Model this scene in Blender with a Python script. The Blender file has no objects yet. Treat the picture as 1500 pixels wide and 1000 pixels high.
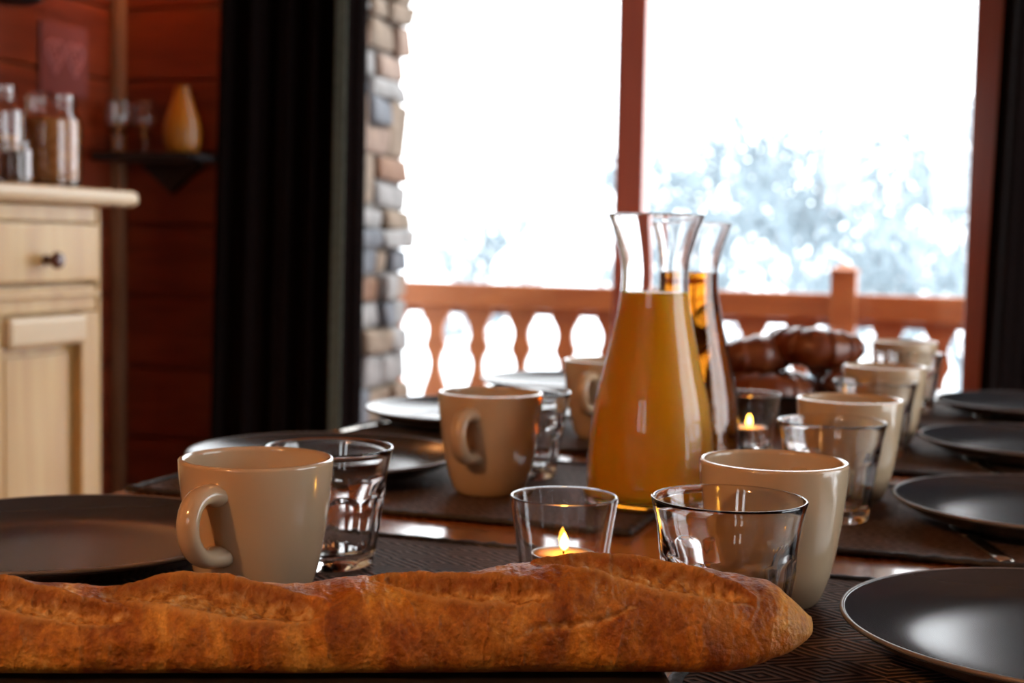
import bpy, bmesh, math, random
import numpy as np
from mathutils import Vector, Matrix, noise

# ------------------------------------------------------------------ camera, world, exposure
scene = bpy.context.scene
PI = math.pi
R = math.radians

cam_data = bpy.data.cameras.new('camera')
cam = bpy.data.objects.new('camera', cam_data)
scene.collection.objects.link(cam)
cam_data.sensor_width = 36.0
cam_data.lens = 50.0
cam_data.clip_start = 0.02
cam_data.clip_end = 500
cam_data.dof.use_dof = True
cam_data.dof.focus_distance = 0.715
cam_data.dof.aperture_fstop = 9.0
cam.matrix_world = (Matrix.Translation((0, 0, 0.97)) @ Matrix.Rotation(R(19), 4, 'Z')
                    @ Matrix.Rotation(R(90 - 4.06), 4, 'X') @ Matrix.Rotation(R(1.06), 4, 'Z'))
scene.camera = cam

world = bpy.data.worlds.new('overcast_sky')
scene.world = world
world.use_nodes = True
wn = world.node_tree.nodes['Background']
wn.inputs['Color'].default_value = (0.93, 0.97, 1.0, 1)
wn.inputs['Strength'].default_value = 4.2

scene.view_settings.view_transform = 'Standard'
scene.view_settings.look = 'None'
scene.view_settings.exposure = 0.6
scene.view_settings.gamma = 1.0
scene.view_settings.use_curve_mapping = False

TABLE = 0.75

# ------------------------------------------------------------------ helpers
COL = scene.collection
MATS = {}


def link(o):
    COL.objects.link(o)
    return o


def tag(o, label=None, cat=None, group=None, kind=None):
    if label: o['label'] = label
    if cat: o['category'] = cat
    if group: o['group'] = group
    if kind: o['kind'] = kind
    return o


def empty(name, loc=(0, 0, 0), rz=0.0, parent=None):
    o = bpy.data.objects.new(name, None)
    o.empty_display_size = 0.05
    o.location = loc
    o.rotation_euler = (0, 0, rz)
    o.parent = parent
    return link(o)


def obj(name, me, mat=None, parent=None, loc=(0, 0, 0), rot=(0, 0, 0), smooth=None):
    """me: bmesh or mesh data"""
    if isinstance(me, bmesh.types.BMesh):
        bm = me
        bmesh.ops.recalc_face_normals(bm, faces=bm.faces)
        me = bpy.data.meshes.new(name)
        bm.to_mesh(me)
        bm.free()
    if smooth is not None:
        me.polygons.foreach_set('use_smooth', [smooth] * len(me.polygons))
    if mat is not None and len(me.materials) == 0:
        me.materials.append(MATS[mat])
    o = bpy.data.objects.new(name, me)
    o.location = loc
    o.rotation_euler = rot
    o.parent = parent
    return link(o)


def copy_tree(o, parent=None):
    c = o.copy()
    link(c)
    c.parent = parent
    for ch in list(o.children):
        copy_tree(ch, c)
    return c


def box(bm, x0, x1, y0, y1, z0, z1, bevel=0.0, seg=2):
    r = bmesh.ops.create_cube(bm, size=1.0)
    vs = r['verts']
    for v in vs:
        v.co = Vector((x0 + (v.co.x + .5) * (x1 - x0), y0 + (v.co.y + .5) * (y1 - y0), z0 + (v.co.z + .5) * (z1 - z0)))
    if bevel > 0:
        es = list({e for v in vs for e in v.link_edges})
        bmesh.ops.bevel(bm, geom=es, offset=bevel, segments=seg, profile=0.5, affect='EDGES', clamp_overlap=True)
    return bm


def boxm(x0, x1, y0, y1, z0, z1, bevel=0.0, seg=2):
    return box(bmesh.new(), x0, x1, y0, y1, z0, z1, bevel, seg)


def lathe(profile, segs=48, mod=None, closed_loop=False):
    """profile: list of (r, z). r<=1e-6 becomes a pole."""
    bm = bmesh.new()
    rings = []
    for (r, z) in profile:
        if r <= 1e-6:
            rings.append([bm.verts.new((0, 0, z))])
        else:
            ring = []
            for i in range(segs):
                a = 2 * PI * i / segs
                rr = r if mod is None else mod(r, z, a, len(rings))
                ring.append(bm.verts.new((rr * math.cos(a), rr * math.sin(a), z)))
            rings.append(ring)
    pairs = list(zip(rings[:-1], rings[1:]))
    if closed_loop:
        pairs.append((rings[-1], rings[0]))
    for A, B in pairs:
        if len(A) == 1 and len(B) == 1:
            continue
        for i in range(segs):
            j = (i + 1) % segs
            if len(A) == 1:
                bm.faces.new((A[0], B[i], B[j]))
            elif len(B) == 1:
                bm.faces.new((A[i], A[j], B[0]))
            else:
                bm.faces.new((A[i], A[j], B[j], B[i]))
    return bm


def smooth_profile(pts, n):
    """Catmull-Rom resample of (r, z) points"""
    out = []
    P = [pts[0]] + list(pts) + [pts[-1]]
    for i in range(1, len(P) - 2):
        p0, p1, p2, p3 = P[i - 1], P[i], P[i + 1], P[i + 2]
        for k in range(n):
            t = k / n
            q = []
            for c in range(2):
                q.append(0.5 * ((2 * p1[c]) + (-p0[c] + p2[c]) * t + (2 * p0[c] - 5 * p1[c] + 4 * p2[c] - p3[c]) * t * t
                                + (-p0[c] + 3 * p1[c] - 3 * p2[c] + p3[c]) * t ** 3))
            out.append(tuple(q))
    out.append(pts[-1])
    return out


def tube(bm, pts, radii, segs=12, cap=True, flat=1.0):
    pts = [Vector(p) for p in pts]
    rings = []
    up = Vector((0, 0, 1))
    prev = None
    for i, p in enumerate(pts):
        t = (pts[min(i + 1, len(pts) - 1)] - pts[max(i - 1, 0)]).normalized()
        if prev is None:
            a = up if abs(t.z) < .9 else Vector((1, 0, 0))
            n = (a - t * a.dot(t)).normalized()
        else:
            n = (prev - t * prev.dot(t)).normalized()
        prev = n
        b = t.cross(n)
        r = radii[i] if hasattr(radii, '__len__') else radii
        rings.append([bm.verts.new(p + n * (r * math.cos(2 * PI * k / segs)) + b * (r * flat * math.sin(2 * PI * k / segs))) for k in range(segs)])
    for A, B in zip(rings[:-1], rings[1:]):
        for i in range(segs):
            j = (i + 1) % segs
            bm.faces.new((A[i], A[j], B[j], B[i]))
    if cap:
        bm.faces.new(rings[0][::-1])
        bm.faces.new(rings[-1])
    return bm


# ------------------------------------------------------------------ materials
def new_mat(name):
    m = bpy.data.materials.new(name)
    m.use_nodes = True
    MATS[name] = m
    return m, m.node_tree.nodes, m.node_tree.links, m.node_tree.nodes['Principled BSDF']


def plain(name, col, rough=.5, metal=0.0, spec=.5, trans=0.0, ior=1.5, coat=0.0, emit=None, estr=0.0, sss=0.0, sssr=(1, .5, .2), ssss=.01):
    m, n, l, b = new_mat(name)
    b.inputs['Base Color'].default_value = (*col, 1)
    b.inputs['Roughness'].default_value = rough
    b.inputs['Metallic'].default_value = metal
    b.inputs['Specular IOR Level'].default_value = spec
    b.inputs['Transmission Weight'].default_value = trans
    b.inputs['IOR'].default_value = ior
    b.inputs['Coat Weight'].default_value = coat
    if emit:
        b.inputs['Emission Color'].default_value = (*emit, 1)
        b.inputs['Emission Strength'].default_value = estr
    if sss:
        b.inputs['Subsurface Weight'].default_value = sss
        b.inputs['Subsurface Radius'].default_value = sssr
        b.inputs['Subsurface Scale'].default_value = ssss
    return m


def ramp(nodes, stops):
    r = nodes.new('ShaderNodeValToRGB')
    e = r.color_ramp.elements
    e[0].position, e[0].color = stops[0][0], (*stops[0][1], 1)
    e[1].position, e[1].color = stops[-1][0], (*stops[-1][1], 1)
    for p, c in stops[1:-1]:
        k = e.new(p)
        k.color = (*c, 1)
    return r


def wood(name, stops, scale=(1, 1, 1), rough=.4, coat=0.0, bump=.15, nscale=6.0, coord='Object', knots=False):
    m, n, l, b = new_mat(name)
    tc = n.new('ShaderNodeTexCoord')
    mp = n.new('ShaderNodeMapping')
    mp.inputs['Scale'].default_value = scale
    l.new(tc.outputs[coord], mp.inputs['Vector'])
    oi = n.new('ShaderNodeObjectInfo')
    add = n.new('ShaderNodeVectorMath')
    add.operation = 'ADD'
    l.new(mp.outputs[0], add.inputs[0])
    sc = n.new('ShaderNodeVectorMath')
    sc.operation = 'SCALE'
    sc.inputs[0].default_value = (13.0, 7.0, 9.0)
    l.new(oi.outputs['Random'], sc.inputs['Scale'])
    l.new(sc.outputs[0], add.inputs[1])
    nz = n.new('ShaderNodeTexNoise')
    nz.inputs['Scale'].default_value = nscale
    nz.inputs['Detail'].default_value = 6
    nz.inputs['Distortion'].default_value = .6
    l.new(add.outputs[0], nz.inputs['Vector'])
    rp = ramp(n, stops)
    l.new(nz.outputs['Fac'], rp.inputs[0])
    out = rp.outputs[0]
    if knots:
        vo = n.new('ShaderNodeTexVoronoi')
        vo.inputs['Scale'].default_value = 1.0
        mp2 = n.new('ShaderNodeMapping')
        mp2.inputs['Scale'].default_value = (9, 9, 6)
        l.new(tc.outputs[coord], mp2.inputs['Vector'])
        l.new(mp2.outputs[0], vo.inputs['Vector'])
        kr = ramp(n, [(0.0, (1, 1, 1)), (0.10, (.6, .6, .6)), (.16, (0, 0, 0))])
        l.new(vo.outputs['Distance'], kr.inputs[0])
        mx = n.new('ShaderNodeMix')
        mx.data_type = 'RGBA'
        l.new(kr.outputs[0], mx.inputs['Factor'])
        l.new(out, mx.inputs[6])
        mx.inputs[7].default_value = (.30, .13, .05, 1)
        out = mx.outputs[2]
    l.new(out, b.inputs['Base Color'])
    b.inputs['Roughness'].default_value = rough
    b.inputs['Coat Weight'].default_value = coat
    b.inputs['Coat Roughness'].default_value = .12
    bp = n.new('ShaderNodeBump')
    bp.inputs['Strength'].default_value = bump
    bp.inputs['Distance'].default_value = .002
    l.new(nz.outputs['Fac'], bp.inputs['Height'])
    l.new(bp.outputs[0], b.inputs['Normal'])
    return m


def noisy(name, stops, nscale=20, rough=.7, bump=.3, dist=.004, detail=5, coat=0.0):
    m, n, l, b = new_mat(name)
    tc = n.new('ShaderNodeTexCoord')
    nz = n.new('ShaderNodeTexNoise')
    nz.inputs['Scale'].default_value = nscale
    nz.inputs['Detail'].default_value = detail
    l.new(tc.outputs['Object'], nz.inputs['Vector'])
    rp = ramp(n, stops)
    l.new(nz.outputs['Fac'], rp.inputs[0])
    l.new(rp.outputs[0], b.inputs['Base Color'])
    b.inputs['Roughness'].default_value = rough
    b.inputs['Coat Weight'].default_value = coat
    bp = n.new('ShaderNodeBump')
    bp.inputs['Strength'].default_value = bump
    bp.inputs['Distance'].default_value = dist
    l.new(nz.outputs['Fac'], bp.inputs['Height'])
    l.new(bp.outputs[0], b.inputs['Normal'])
    return m


wood('red_plank', [(.25, (.11, .016, .006)), (.55, (.19, .032, .010)), (.8, (.25, .048, .015))], (1.2, 1.2, 9), .42, 0, .2, 3)
wood('dark_wall', [(.3, (.11, .020, .008)), (.7, (.17, .034, .012))], (1.2, 1.2, 9), .45, 0, .2, 3)
wood('corner_wood', [(.3, (.22, .11, .06)), (.7, (.33, .19, .12))], (6, 6, .6), .45)
wood('pine', [(.25, (.40, .215, .068)), (.5, (.51, .31, .108)), (.75, (.57, .385, .15))], (1.0, 5, .5), .38, .15, .1, 4, knots=True)
wood('pine_pale', [(.25, (.50, .34, .175)), (.75, (.60, .45, .26))], (1.0, .5, 5), .35, .2, .1, 4)
wood('table_wood', [(.25, (.24, .062, .016)), (.5, (.36, .105, .026)), (.75, (.46, .155, .042))], (9, .8, 1), .22, .55, .08, 3)
wood('floor_wood', [(.3, (.20, .085, .035)), (.7, (.32, .15, .065))], (8, .8, 1), .4, .2, .1, 3)
wood('ceiling_wood', [(.3, (.24, .10, .04)), (.7, (.36, .17, .08))], (8, .8, 1), .5, 0, .1, 3)
wood('frame_wood', [(.25, (.36, .085, .055)), (.75, (.50, .130, .080))], (8, 8, .8), .35, .2, .1, 3)  # lightened to carry some of the window's veiling glare in the colour
wood('rail_wood', [(.25, (.23, .055, .009)), (.75, (.34, .095, .015))], (.8, 5, 5), .5, 0, .15, 4)
wood('board_wood', [(.3, (.020, .016, .014)), (.7, (.045, .036, .032))], (1, 8, 8), .45, 0, .2, 5)
wood('pine_board', [(.3, (.42, .20, .05)), (.7, (.55, .30, .09))], (8, 8, .8), .5)
plain('knob_wood', (.10, .025, .012), .25, coat=.6)
plain('mug_glaze', (.55, .41, .26), .16, coat=.5)
plain('glass', (1, 1, 1), 0.0, trans=1.0, ior=1.5)
plain('juice', (.98, .50, .004), .35, sss=.75, sssr=(1, .45, .03), ssss=.012)
plain('apple_juice', (.64, .21, .012), 0.0, trans=1.0, ior=1.34)
plain('plate_glaze', (.030, .031, .036), .24, spec=.6)
plain('plate_rim_glint', (.16, .14, .13), .35)  # rim highlight put into the colour, paler than the glaze
plain('steel', (.62, .58, .52), .22, metal=1.0)
plain('tin', (.75, .74, .72), .3, metal=1.0)
plain('wax', (.95, .52, .20), .45, sss=.8, sssr=(1, .5, .25), ssss=.006)
plain('wick', (.02, .015, .01), .9)
plain('flame', (1, .6, .2), .5, emit=(1.0, .46, .05), estr=45)
plain('black_bowl', (.008, .008, .009), .35)
plain('iron', (.012, .012, .014), .5)
plain('label_paper', (.78, .78, .80), .7)
plain('dark_label', (.10, .07, .07), .7)
plain('lid_metal', (.40, .33, .25), .35, metal=.8)
plain('yellow_ceramic', (.40, .15, .010), .35, coat=.4)
plain('picture_paper', (.20, .045, .040), .6)
plain('picture_print', (.42, .14, .15), .6)
plain('snow', (.86, .89, .92), .8)
plain('frost', (.205, .255, .285), .8)
plain('lamp_shade', (.85, .62, .38), .8, emit=(1, .42, .14), estr=3)
plain('lamp_bulb', (1, .8, .6), .5, emit=(1, .50, .19), estr=375)
plain('small_bulb', (1, .8, .6), .5, emit=(1, .45, .15), estr=110)
plain('white_trim', (.62, .56, .48), .5)
plain('mortar', (.12, .11, .10), .9)
noisy('stone_blue', [(.3, (0.044, 0.049, 0.060)), (.7, (0.121, 0.129, 0.146))], 14, .8, .6, .01)
noisy('stone_tan', [(.3, (0.088, 0.060, 0.036)), (.7, (0.194, 0.137, 0.092))], 14, .8, .6, .01)
noisy('stone_pink', [(.3, (0.137, 0.085, 0.060)), (.7, (0.242, 0.169, 0.125))], 14, .8, .6, .01)
noisy('stone_pale', [(.3, (0.121, 0.117, 0.113)), (.7, (0.242, 0.234, 0.226))], 14, .8, .6, .01)
noisy('stone_rust', [(.3, (0.105, 0.044, 0.019)), (.7, (0.177, 0.092, 0.048))], 14, .8, .6, .01)
noisy('curtain_cloth', [(.3, (.005, .003, .0028)), (.7, (.008, .0045, .0042))], 90, .9, .2, .001)
noisy('curtain_lining', [(.3, (.055, .06, .045)), (.7, (.085, .09, .07))], 90, .9, .2, .001)
noisy('croissant_crust', [(.25, (.085, .014, .004)), (.5, (.16, .034, .008)), (.8, (.27, .08, .018))], 38, .38, .4, .002, coat=.2)
noisy('cereal', [(.3, (.34, .10, .015)), (.5, (.52, .19, .035)), (.7, (.66, .30, .08))], 90, .7, .8, .004)
noisy('spice', [(.3, (.10, .05, .03)), (.7, (.20, .12, .08))], 120, .8, .8, .003)

for k_ in ('curtain_cloth', 'curtain_lining'):
    MATS[k_].node_tree.nodes['Principled BSDF'].inputs['Specular IOR Level'].default_value = .05
# thin see-through pane for the windows
m, n, l, b = new_mat('window_glass')
n.remove(b)
tr = n.new('ShaderNodeBsdfTransparent')
gl = n.new('ShaderNodeBsdfGlossy')
gl.inputs['Roughness'].default_value = 0.0
mx = n.new('ShaderNodeMixShader')
mx.inputs[0].default_value = .05
l.new(tr.outputs[0], mx.inputs[1])
l.new(gl.outputs[0], mx.inputs[2])
l.new(mx.outputs[0], n['Material Output'].inputs['Surface'])

# woven mat: concentric diamonds of raised strands
def mat_weave():
    m, n, l, b = new_mat('mat_weave')
    tc = n.new('ShaderNodeTexCoord')
    sp = n.new('ShaderNodeSeparateXYZ')
    l.new(tc.outputs['Object'], sp.inputs[0])

    def math_(op, a, bb=None, c=None):
        k = n.new('ShaderNodeMath')
        k.operation = op
        for i, v in enumerate((a, bb, c)):
            if v is None: continue
            if isinstance(v, (int, float)):
                k.inputs[i].default_value = v
            else:
                l.new(v, k.inputs[i])
        return k.outputs[0]

    nz = n.new('ShaderNodeTexNoise')
    nz.inputs['Scale'].default_value = 70
    l.new(tc.outputs['Object'], nz.inputs['Vector'])
    tx = math_('PINGPONG', math_('MULTIPLY', sp.outputs[0], 1 / .030), 1.0)
    ty = math_('PINGPONG', math_('MULTIPLY', sp.outputs[1], 1 / .021), 1.0)
    s = math_('ADD', tx, ty)
    s = math_('ADD', s, math_('MULTIPLY', nz.outputs['Fac'], .12))
    st = math_('SINE', math_('MULTIPLY', s, 2 * PI * 3.3))
    st = math_('MULTIPLY_ADD', st, .5, .5)
    rp = ramp(n, [(.2, (.014, .010, .008)), (.55, (.075, .042, .030)), (1.0, (.20, .118, .086))])
    l.new(st, rp.inputs[0])
    l.new(rp.outputs[0], b.inputs['Base Color'])
    b.inputs['Roughness'].default_value = .75
    b.inputs['Specular IOR Level'].default_value = .25
    fine = n.new('ShaderNodeTexNoise')
    fine.inputs['Scale'].default_value = 500
    l.new(tc.outputs['Object'], fine.inputs['Vector'])
    h = math_('ADD', st, math_('MULTIPLY', fine.outputs['Fac'], .5))
    bp = n.new('ShaderNodeBump')
    bp.inputs['Strength'].default_value = .8
    bp.inputs['Distance'].default_value = .0016
    l.new(h, bp.inputs['Height'])
    l.new(bp.outputs[0], b.inputs['Normal'])
mat_weave()
noisy('mat_binding', [(.35, (.006, .005, .005)), (.7, (.030, .022, .018))], 160, .6, .8, .002)

# bread crust: golden brown with pale crumb where the mesh attribute says so
def bread_material():
    m, n, l, b = new_mat('bread_crust')
    tc = n.new('ShaderNodeTexCoord')
    mp = n.new('ShaderNodeMapping')
    mp.inputs['Scale'].default_value = (1, .55, .55)
    l.new(tc.outputs['Object'], mp.inputs['Vector'])
    n1 = n.new('ShaderNodeTexNoise')
    n1.inputs['Scale'].default_value = 34
    n1.inputs['Detail'].default_value = 7
    n1.inputs['Roughness'].default_value = .62
    n1.inputs['Distortion'].default_value = .8
    l.new(mp.outputs[0], n1.inputs['Vector'])
    rp = ramp(n, [(.30, (.12, .022, .002)), (.42, (.27, .072, .005)), (.53, (.45, .165, .012)), (.66, (.68, .345, .055))])
    l.new(n1.outputs['Fac'], rp.inputs[0])
    # blistered patches of crust, each a little darker or lighter, with pale cracks between
    dn = n.new('ShaderNodeTexNoise'); dn.inputs['Scale'].default_value = 60; dn.inputs['Detail'].default_value = 2
    l.new(tc.outputs['Object'], dn.inputs['Vector'])
    dm = n.new('ShaderNodeVectorMath'); dm.operation = 'MULTIPLY_ADD'
    dm.inputs[1].default_value = (.012, .012, .012)
    l.new(dn.outputs['Color'], dm.inputs[0]); l.new(tc.outputs['Object'], dm.inputs[2])
    m3 = n.new('ShaderNodeMapping'); m3.inputs['Scale'].default_value = (75, 34, 34)
    l.new(dm.outputs[0], m3.inputs['Vector'])
    v1 = n.new('ShaderNodeTexVoronoi'); v1.inputs['Scale'].default_value = 1.0
    l.new(m3.outputs[0], v1.inputs['Vector'])
    v2 = n.new('ShaderNodeTexVoronoi'); v2.feature = 'DISTANCE_TO_EDGE'; v2.inputs['Scale'].default_value = 1.0
    l.new(m3.outputs[0], v2.inputs['Vector'])
    sx = n.new('ShaderNodeSeparateXYZ'); l.new(v1.outputs['Color'], sx.inputs[0])
    pr_ = ramp(n, [(0.0, (.66, .60, .55)), (1.0, (1.22, 1.25, 1.3))]); l.new(sx.outputs[0], pr_.inputs[0])
    pm = n.new('ShaderNodeMix'); pm.data_type = 'RGBA'; pm.blend_type = 'MULTIPLY'; pm.inputs['Factor'].default_value = .8
    l.new(rp.outputs[0], pm.inputs[6]); l.new(pr_.outputs[0], pm.inputs[7])
    er = ramp(n, [(0.0, (.30, .30, .30)), (.10, (.05, .05, .05)), (.16, (0, 0, 0))]); l.new(v2.outputs['Distance'], er.inputs[0])
    pe_ = n.new('ShaderNodeMix'); pe_.data_type = 'RGBA'
    l.new(er.outputs[0], pe_.inputs['Factor']); l.new(pm.outputs[2], pe_.inputs[6]); pe_.inputs[7].default_value = (.50, .22, .05, 1)
    # fine toasted specks
    n4 = n.new('ShaderNodeTexNoise'); n4.inputs['Scale'].default_value = 330; n4.inputs['Detail'].default_value = 5; n4.inputs['Roughness'].default_value = .7
    l.new(tc.outputs['Object'], n4.inputs['Vector'])
    sr = ramp(n, [(.34, (.62, .56, .50)), (.66, (1.28, 1.32, 1.4))]); l.new(n4.outputs['Fac'], sr.inputs[0])
    ps = n.new('ShaderNodeMix'); ps.data_type = 'RGBA'; ps.blend_type = 'MULTIPLY'; ps.inputs['Factor'].default_value = .75
    l.new(pe_.outputs[2], ps.inputs[6]); l.new(sr.outputs[0], ps.inputs[7])
    # fold lines, paler
    fo = n.new('ShaderNodeAttribute')
    fo.attribute_name = 'fold'
    m1 = n.new('ShaderNodeMix'); m1.data_type = 'RGBA'
    l.new(fo.outputs['Fac'], m1.inputs['Factor'])
    l.new(ps.outputs[2], m1.inputs[6])
    m1.inputs[7].default_value = (.62, .34, .10, 1)
    cr = n.new('ShaderNodeAttribute')
    cr.attribute_name = 'crumb'
    n2 = n.new('ShaderNodeTexNoise')
    n2.inputs['Scale'].default_value = 210
    n2.inputs['Detail'].default_value = 4
    l.new(tc.outputs['Object'], n2.inputs['Vector'])
    rc = ramp(n, [(.35, (.30, .11, .016)), (.52, (.54, .28, .07)), (.70, (.72, .50, .22))])
    l.new(n2.outputs['Fac'], rc.inputs[0])
    m2 = n.new('ShaderNodeMix'); m2.data_type = 'RGBA'
    l.new(cr.outputs['Fac'], m2.inputs['Factor'])
    l.new(m1.outputs[2], m2.inputs[6])
    l.new(rc.outputs[0], m2.inputs[7])
    to = n.new('ShaderNodeAttribute'); to.attribute_name = 'toast'
    m4 = n.new('ShaderNodeMix'); m4.data_type = 'RGBA'
    l.new(to.outputs['Fac'], m4.inputs['Factor']); l.new(m2.outputs[2], m4.inputs[6]); m4.inputs[7].default_value = (.20, .050, .006, 1)
    l.new(m4.outputs[2], b.inputs['Base Color'])
    b.inputs['Roughness'].default_value = .55
    b.inputs['Specular IOR Level'].default_value = .35
    n3 = n.new('ShaderNodeTexNoise')
    n3.inputs['Scale'].default_value = 420
    n3.inputs['Detail'].default_value = 3
    l.new(tc.outputs['Object'], n3.inputs['Vector'])
    bp = n.new('ShaderNodeBump')
    bp.inputs['Strength'].default_value = 1.0
    bp.inputs['Distance'].default_value = .0015
    hs = n.new('ShaderNodeMath'); hs.operation = 'MULTIPLY_ADD'; hs.inputs[1].default_value = .9
    l.new(er.outputs[0], hs.inputs[0]); l.new(n3.outputs['Fac'], hs.inputs[2])
    l.new(hs.outputs[0], bp.inputs['Height'])
    l.new(bp.outputs[0], b.inputs['Normal'])
bread_material()

# ------------------------------------------------------------------ the room
XL, XR, YF, YN, ZC = -2.07, 1.75, 3.0, -2.3, 2.5
WX0, WX1, WZ1 = -1.64, 0.0, 2.16          # far glazed door opening

floor = obj('floor', boxm(XL - .2, XR + .2, YN - .2, YF + .15, -.12, 0), 'floor_wood'); tag(floor, kind='structure')
ceil_ = obj('ceiling', boxm(XL - .2, XR + .2, YN - .2, YF + .15, ZC, ZC + .1), 'ceiling_wood'); tag(ceil_, kind='structure')


def wall_with_holes(name, axis, pos0, pos1, a0, a1, holes, mat):
    """solid wall between pos0..pos1 along its normal axis, from a0..a1, z 0..ZC, with rectangular openings"""
    bm = bmesh.new()
    xs = sorted({a0, a1, *[h[0] for h in holes], *[h[1] for h in holes]})
    zs = sorted({0.0, ZC, *[h[2] for h in holes], *[h[3] for h in holes]})
    for i in range(len(xs) - 1):
        for k in range(len(zs) - 1):
            cx, cz = (xs[i] + xs[i + 1]) / 2, (zs[k] + zs[k + 1]) / 2
            if any(h[0] < cx < h[1] and h[2] < cz < h[3] for h in holes):
                continue
            if axis == 'y':
                box(bm, xs[i], xs[i + 1], pos0, pos1, zs[k], zs[k + 1])
            else:
                box(bm, pos0, pos1, xs[i], xs[i + 1], zs[k], zs[k + 1])
    o = obj(name, bm, mat)
    return tag(o, kind='structure')


wall_far = wall_with_holes('wall_far', 'y', YF, YF + .12, XL - .12, XR + .12, [(WX0, WX1, 0, WZ1)], 'dark_wall')
wall_left = wall_with_holes('wall_left', 'x', XL - .12, XL, YN - .12, YF, [], 'dark_wall')
RW = [(0.75, 2.45, .0, 2.1)]
wall_right = wall_with_holes('wall_right', 'x', XR, XR + .12, YN - .12, YF, RW, 'dark_wall')
NW = [(-1.05, -.75, 1.15, 1.95), (-.45, -.15, 1.15, 1.95)]
wall_near = wall_with_holes('wall_near', 'y', YN - .12, YN, XL, XR, NW, 'dark_wall')

# horizontal planks, each its own board with a recessed joint
PH, PZ0 = .172, -.0405
pk = 0
def planks(parent, axis, a0, a1, pos, zmin=0.0, zmax=ZC, mat='red_plank'):
    k = 0
    while PZ0 + k * PH < zmax:
        z0, z1 = max(PZ0 + k * PH + .003, zmin + .001), min(PZ0 + (k + 1) * PH - .003, zmax - .001)
        if z1 - z0 > .02:
            h, w = z1 - z0, a1 - a0
            if axis == 'y':
                o = obj('plank', boxm(-w / 2, w / 2, -.007, .007, -h / 2, h / 2, .004), mat, parent, ((a0 + a1) / 2, pos - .007, (z0 + z1) / 2))
            else:
                o = obj('plank', boxm(-.007, .007, -w / 2, w / 2, -h / 2, h / 2, .004), mat, parent, (pos + .007, (a0 + a1) / 2, (z0 + z1) / 2))
        k += 1
planks(wall_far, 'y', XL + .002, WX0 - .03, YF)
planks(wall_far, 'y', WX1 + .03, XR - .002, YF)
planks(wall_left, 'x', YN + .3, YF - .016, XL)

trim1 = obj('trim_1', boxm(XL + .015, XL + .043, 2.957, 2.985, 0, ZC, .004), 'corner_wood'); tag(trim1, kind='structure')

# glazed door / windows ------------------------------------------------
def window_unit(name, axis, pos, a0, a1, z0, z1, stiles, sw=.062, top=.07, bot=.10, depth=.06):
    """frame members and panes; stiles = centre positions of uprights (incl. the outer two)"""
    w = empty(name, (0, 0, 0)); tag(w, kind='structure')
    def B(p0, p1, q0, q1, mat, nm, th):
        if axis == 'y':
            return obj(nm, boxm(p0, p1, pos - th / 2, pos + th / 2, q0, q1, .004 if th > .02 else 0), mat, w)
        return obj(nm, boxm(pos - th / 2, pos + th / 2, p0, p1, q0, q1, .004 if th > .02 else 0), mat, w)
    for s in stiles:
        B(s - sw / 2, s + sw / 2, z0, z1, 'frame_wood', 'window_stile', depth)
    for s, t in zip(stiles[:-1], stiles[1:]):
        B(s + sw / 2, t - sw / 2, z1 - top, z1, 'frame_wood', 'window_rail', depth * .9)
        B(s + sw / 2, t - sw / 2, z0, z0 + bot, 'frame_wood', 'window_rail', depth * .9)
        B(s + sw / 2, t - sw / 2, z0 + bot, z1 - top, 'window_glass', 'pane', .006)
    return w
window_unit('window_1', 'y', 3.03, WX0, WX1, .0, WZ1, [WX0 + .031, -.774, -.042])
window_unit('window_2', 'x', XR + .05, .75, 2.45, .0, 2.1, [.781, 1.6, 2.419])
window_unit('window_3', 'y', YN - .05, -1.05, -.75, 1.15, 1.95, [-1.03, -.77], sw=.04, bot=.05, top=.05)
window_unit('window_4', 'y', YN - .05, -.45, -.15, 1.15, 1.95, [-.43, -.17], sw=.04, bot=.05, top=.05)

# ------------------------------------------------------------------ outside
deck = obj('balcony_deck', boxm(-2.6, 2.6, 3.13, 4.45, -.19, -.15), 'rail_wood'); tag(deck, kind='structure')

# snow field rising into a hill
bm = bmesh.new()
NX, NY = 60, 50
grid = []
for j in range(NY + 1):
    y = 6 + (j / NY) ** 1.6 * 194
    row = []
    for i in range(NX + 1):
        x = (i / NX - .5) * (40 + y * 3.0)
        z = -4.2 + .010 * (y - 6) + .35 * noise.noise((x * .07, y * .07, 0)) + .06 * max(0, y - 80)
        row.append(bm.verts.new((x, y, z)))
    grid.append(row)
for j in range(NY):
    for i in range(NX):
        bm.faces.new((grid[j][i], grid[j][i + 1], grid[j + 1][i + 1], grid[j + 1][i]))
ground = obj('snow_ground', bm, 'snow', smooth=True)
tag(ground, kind='structure')


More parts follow.
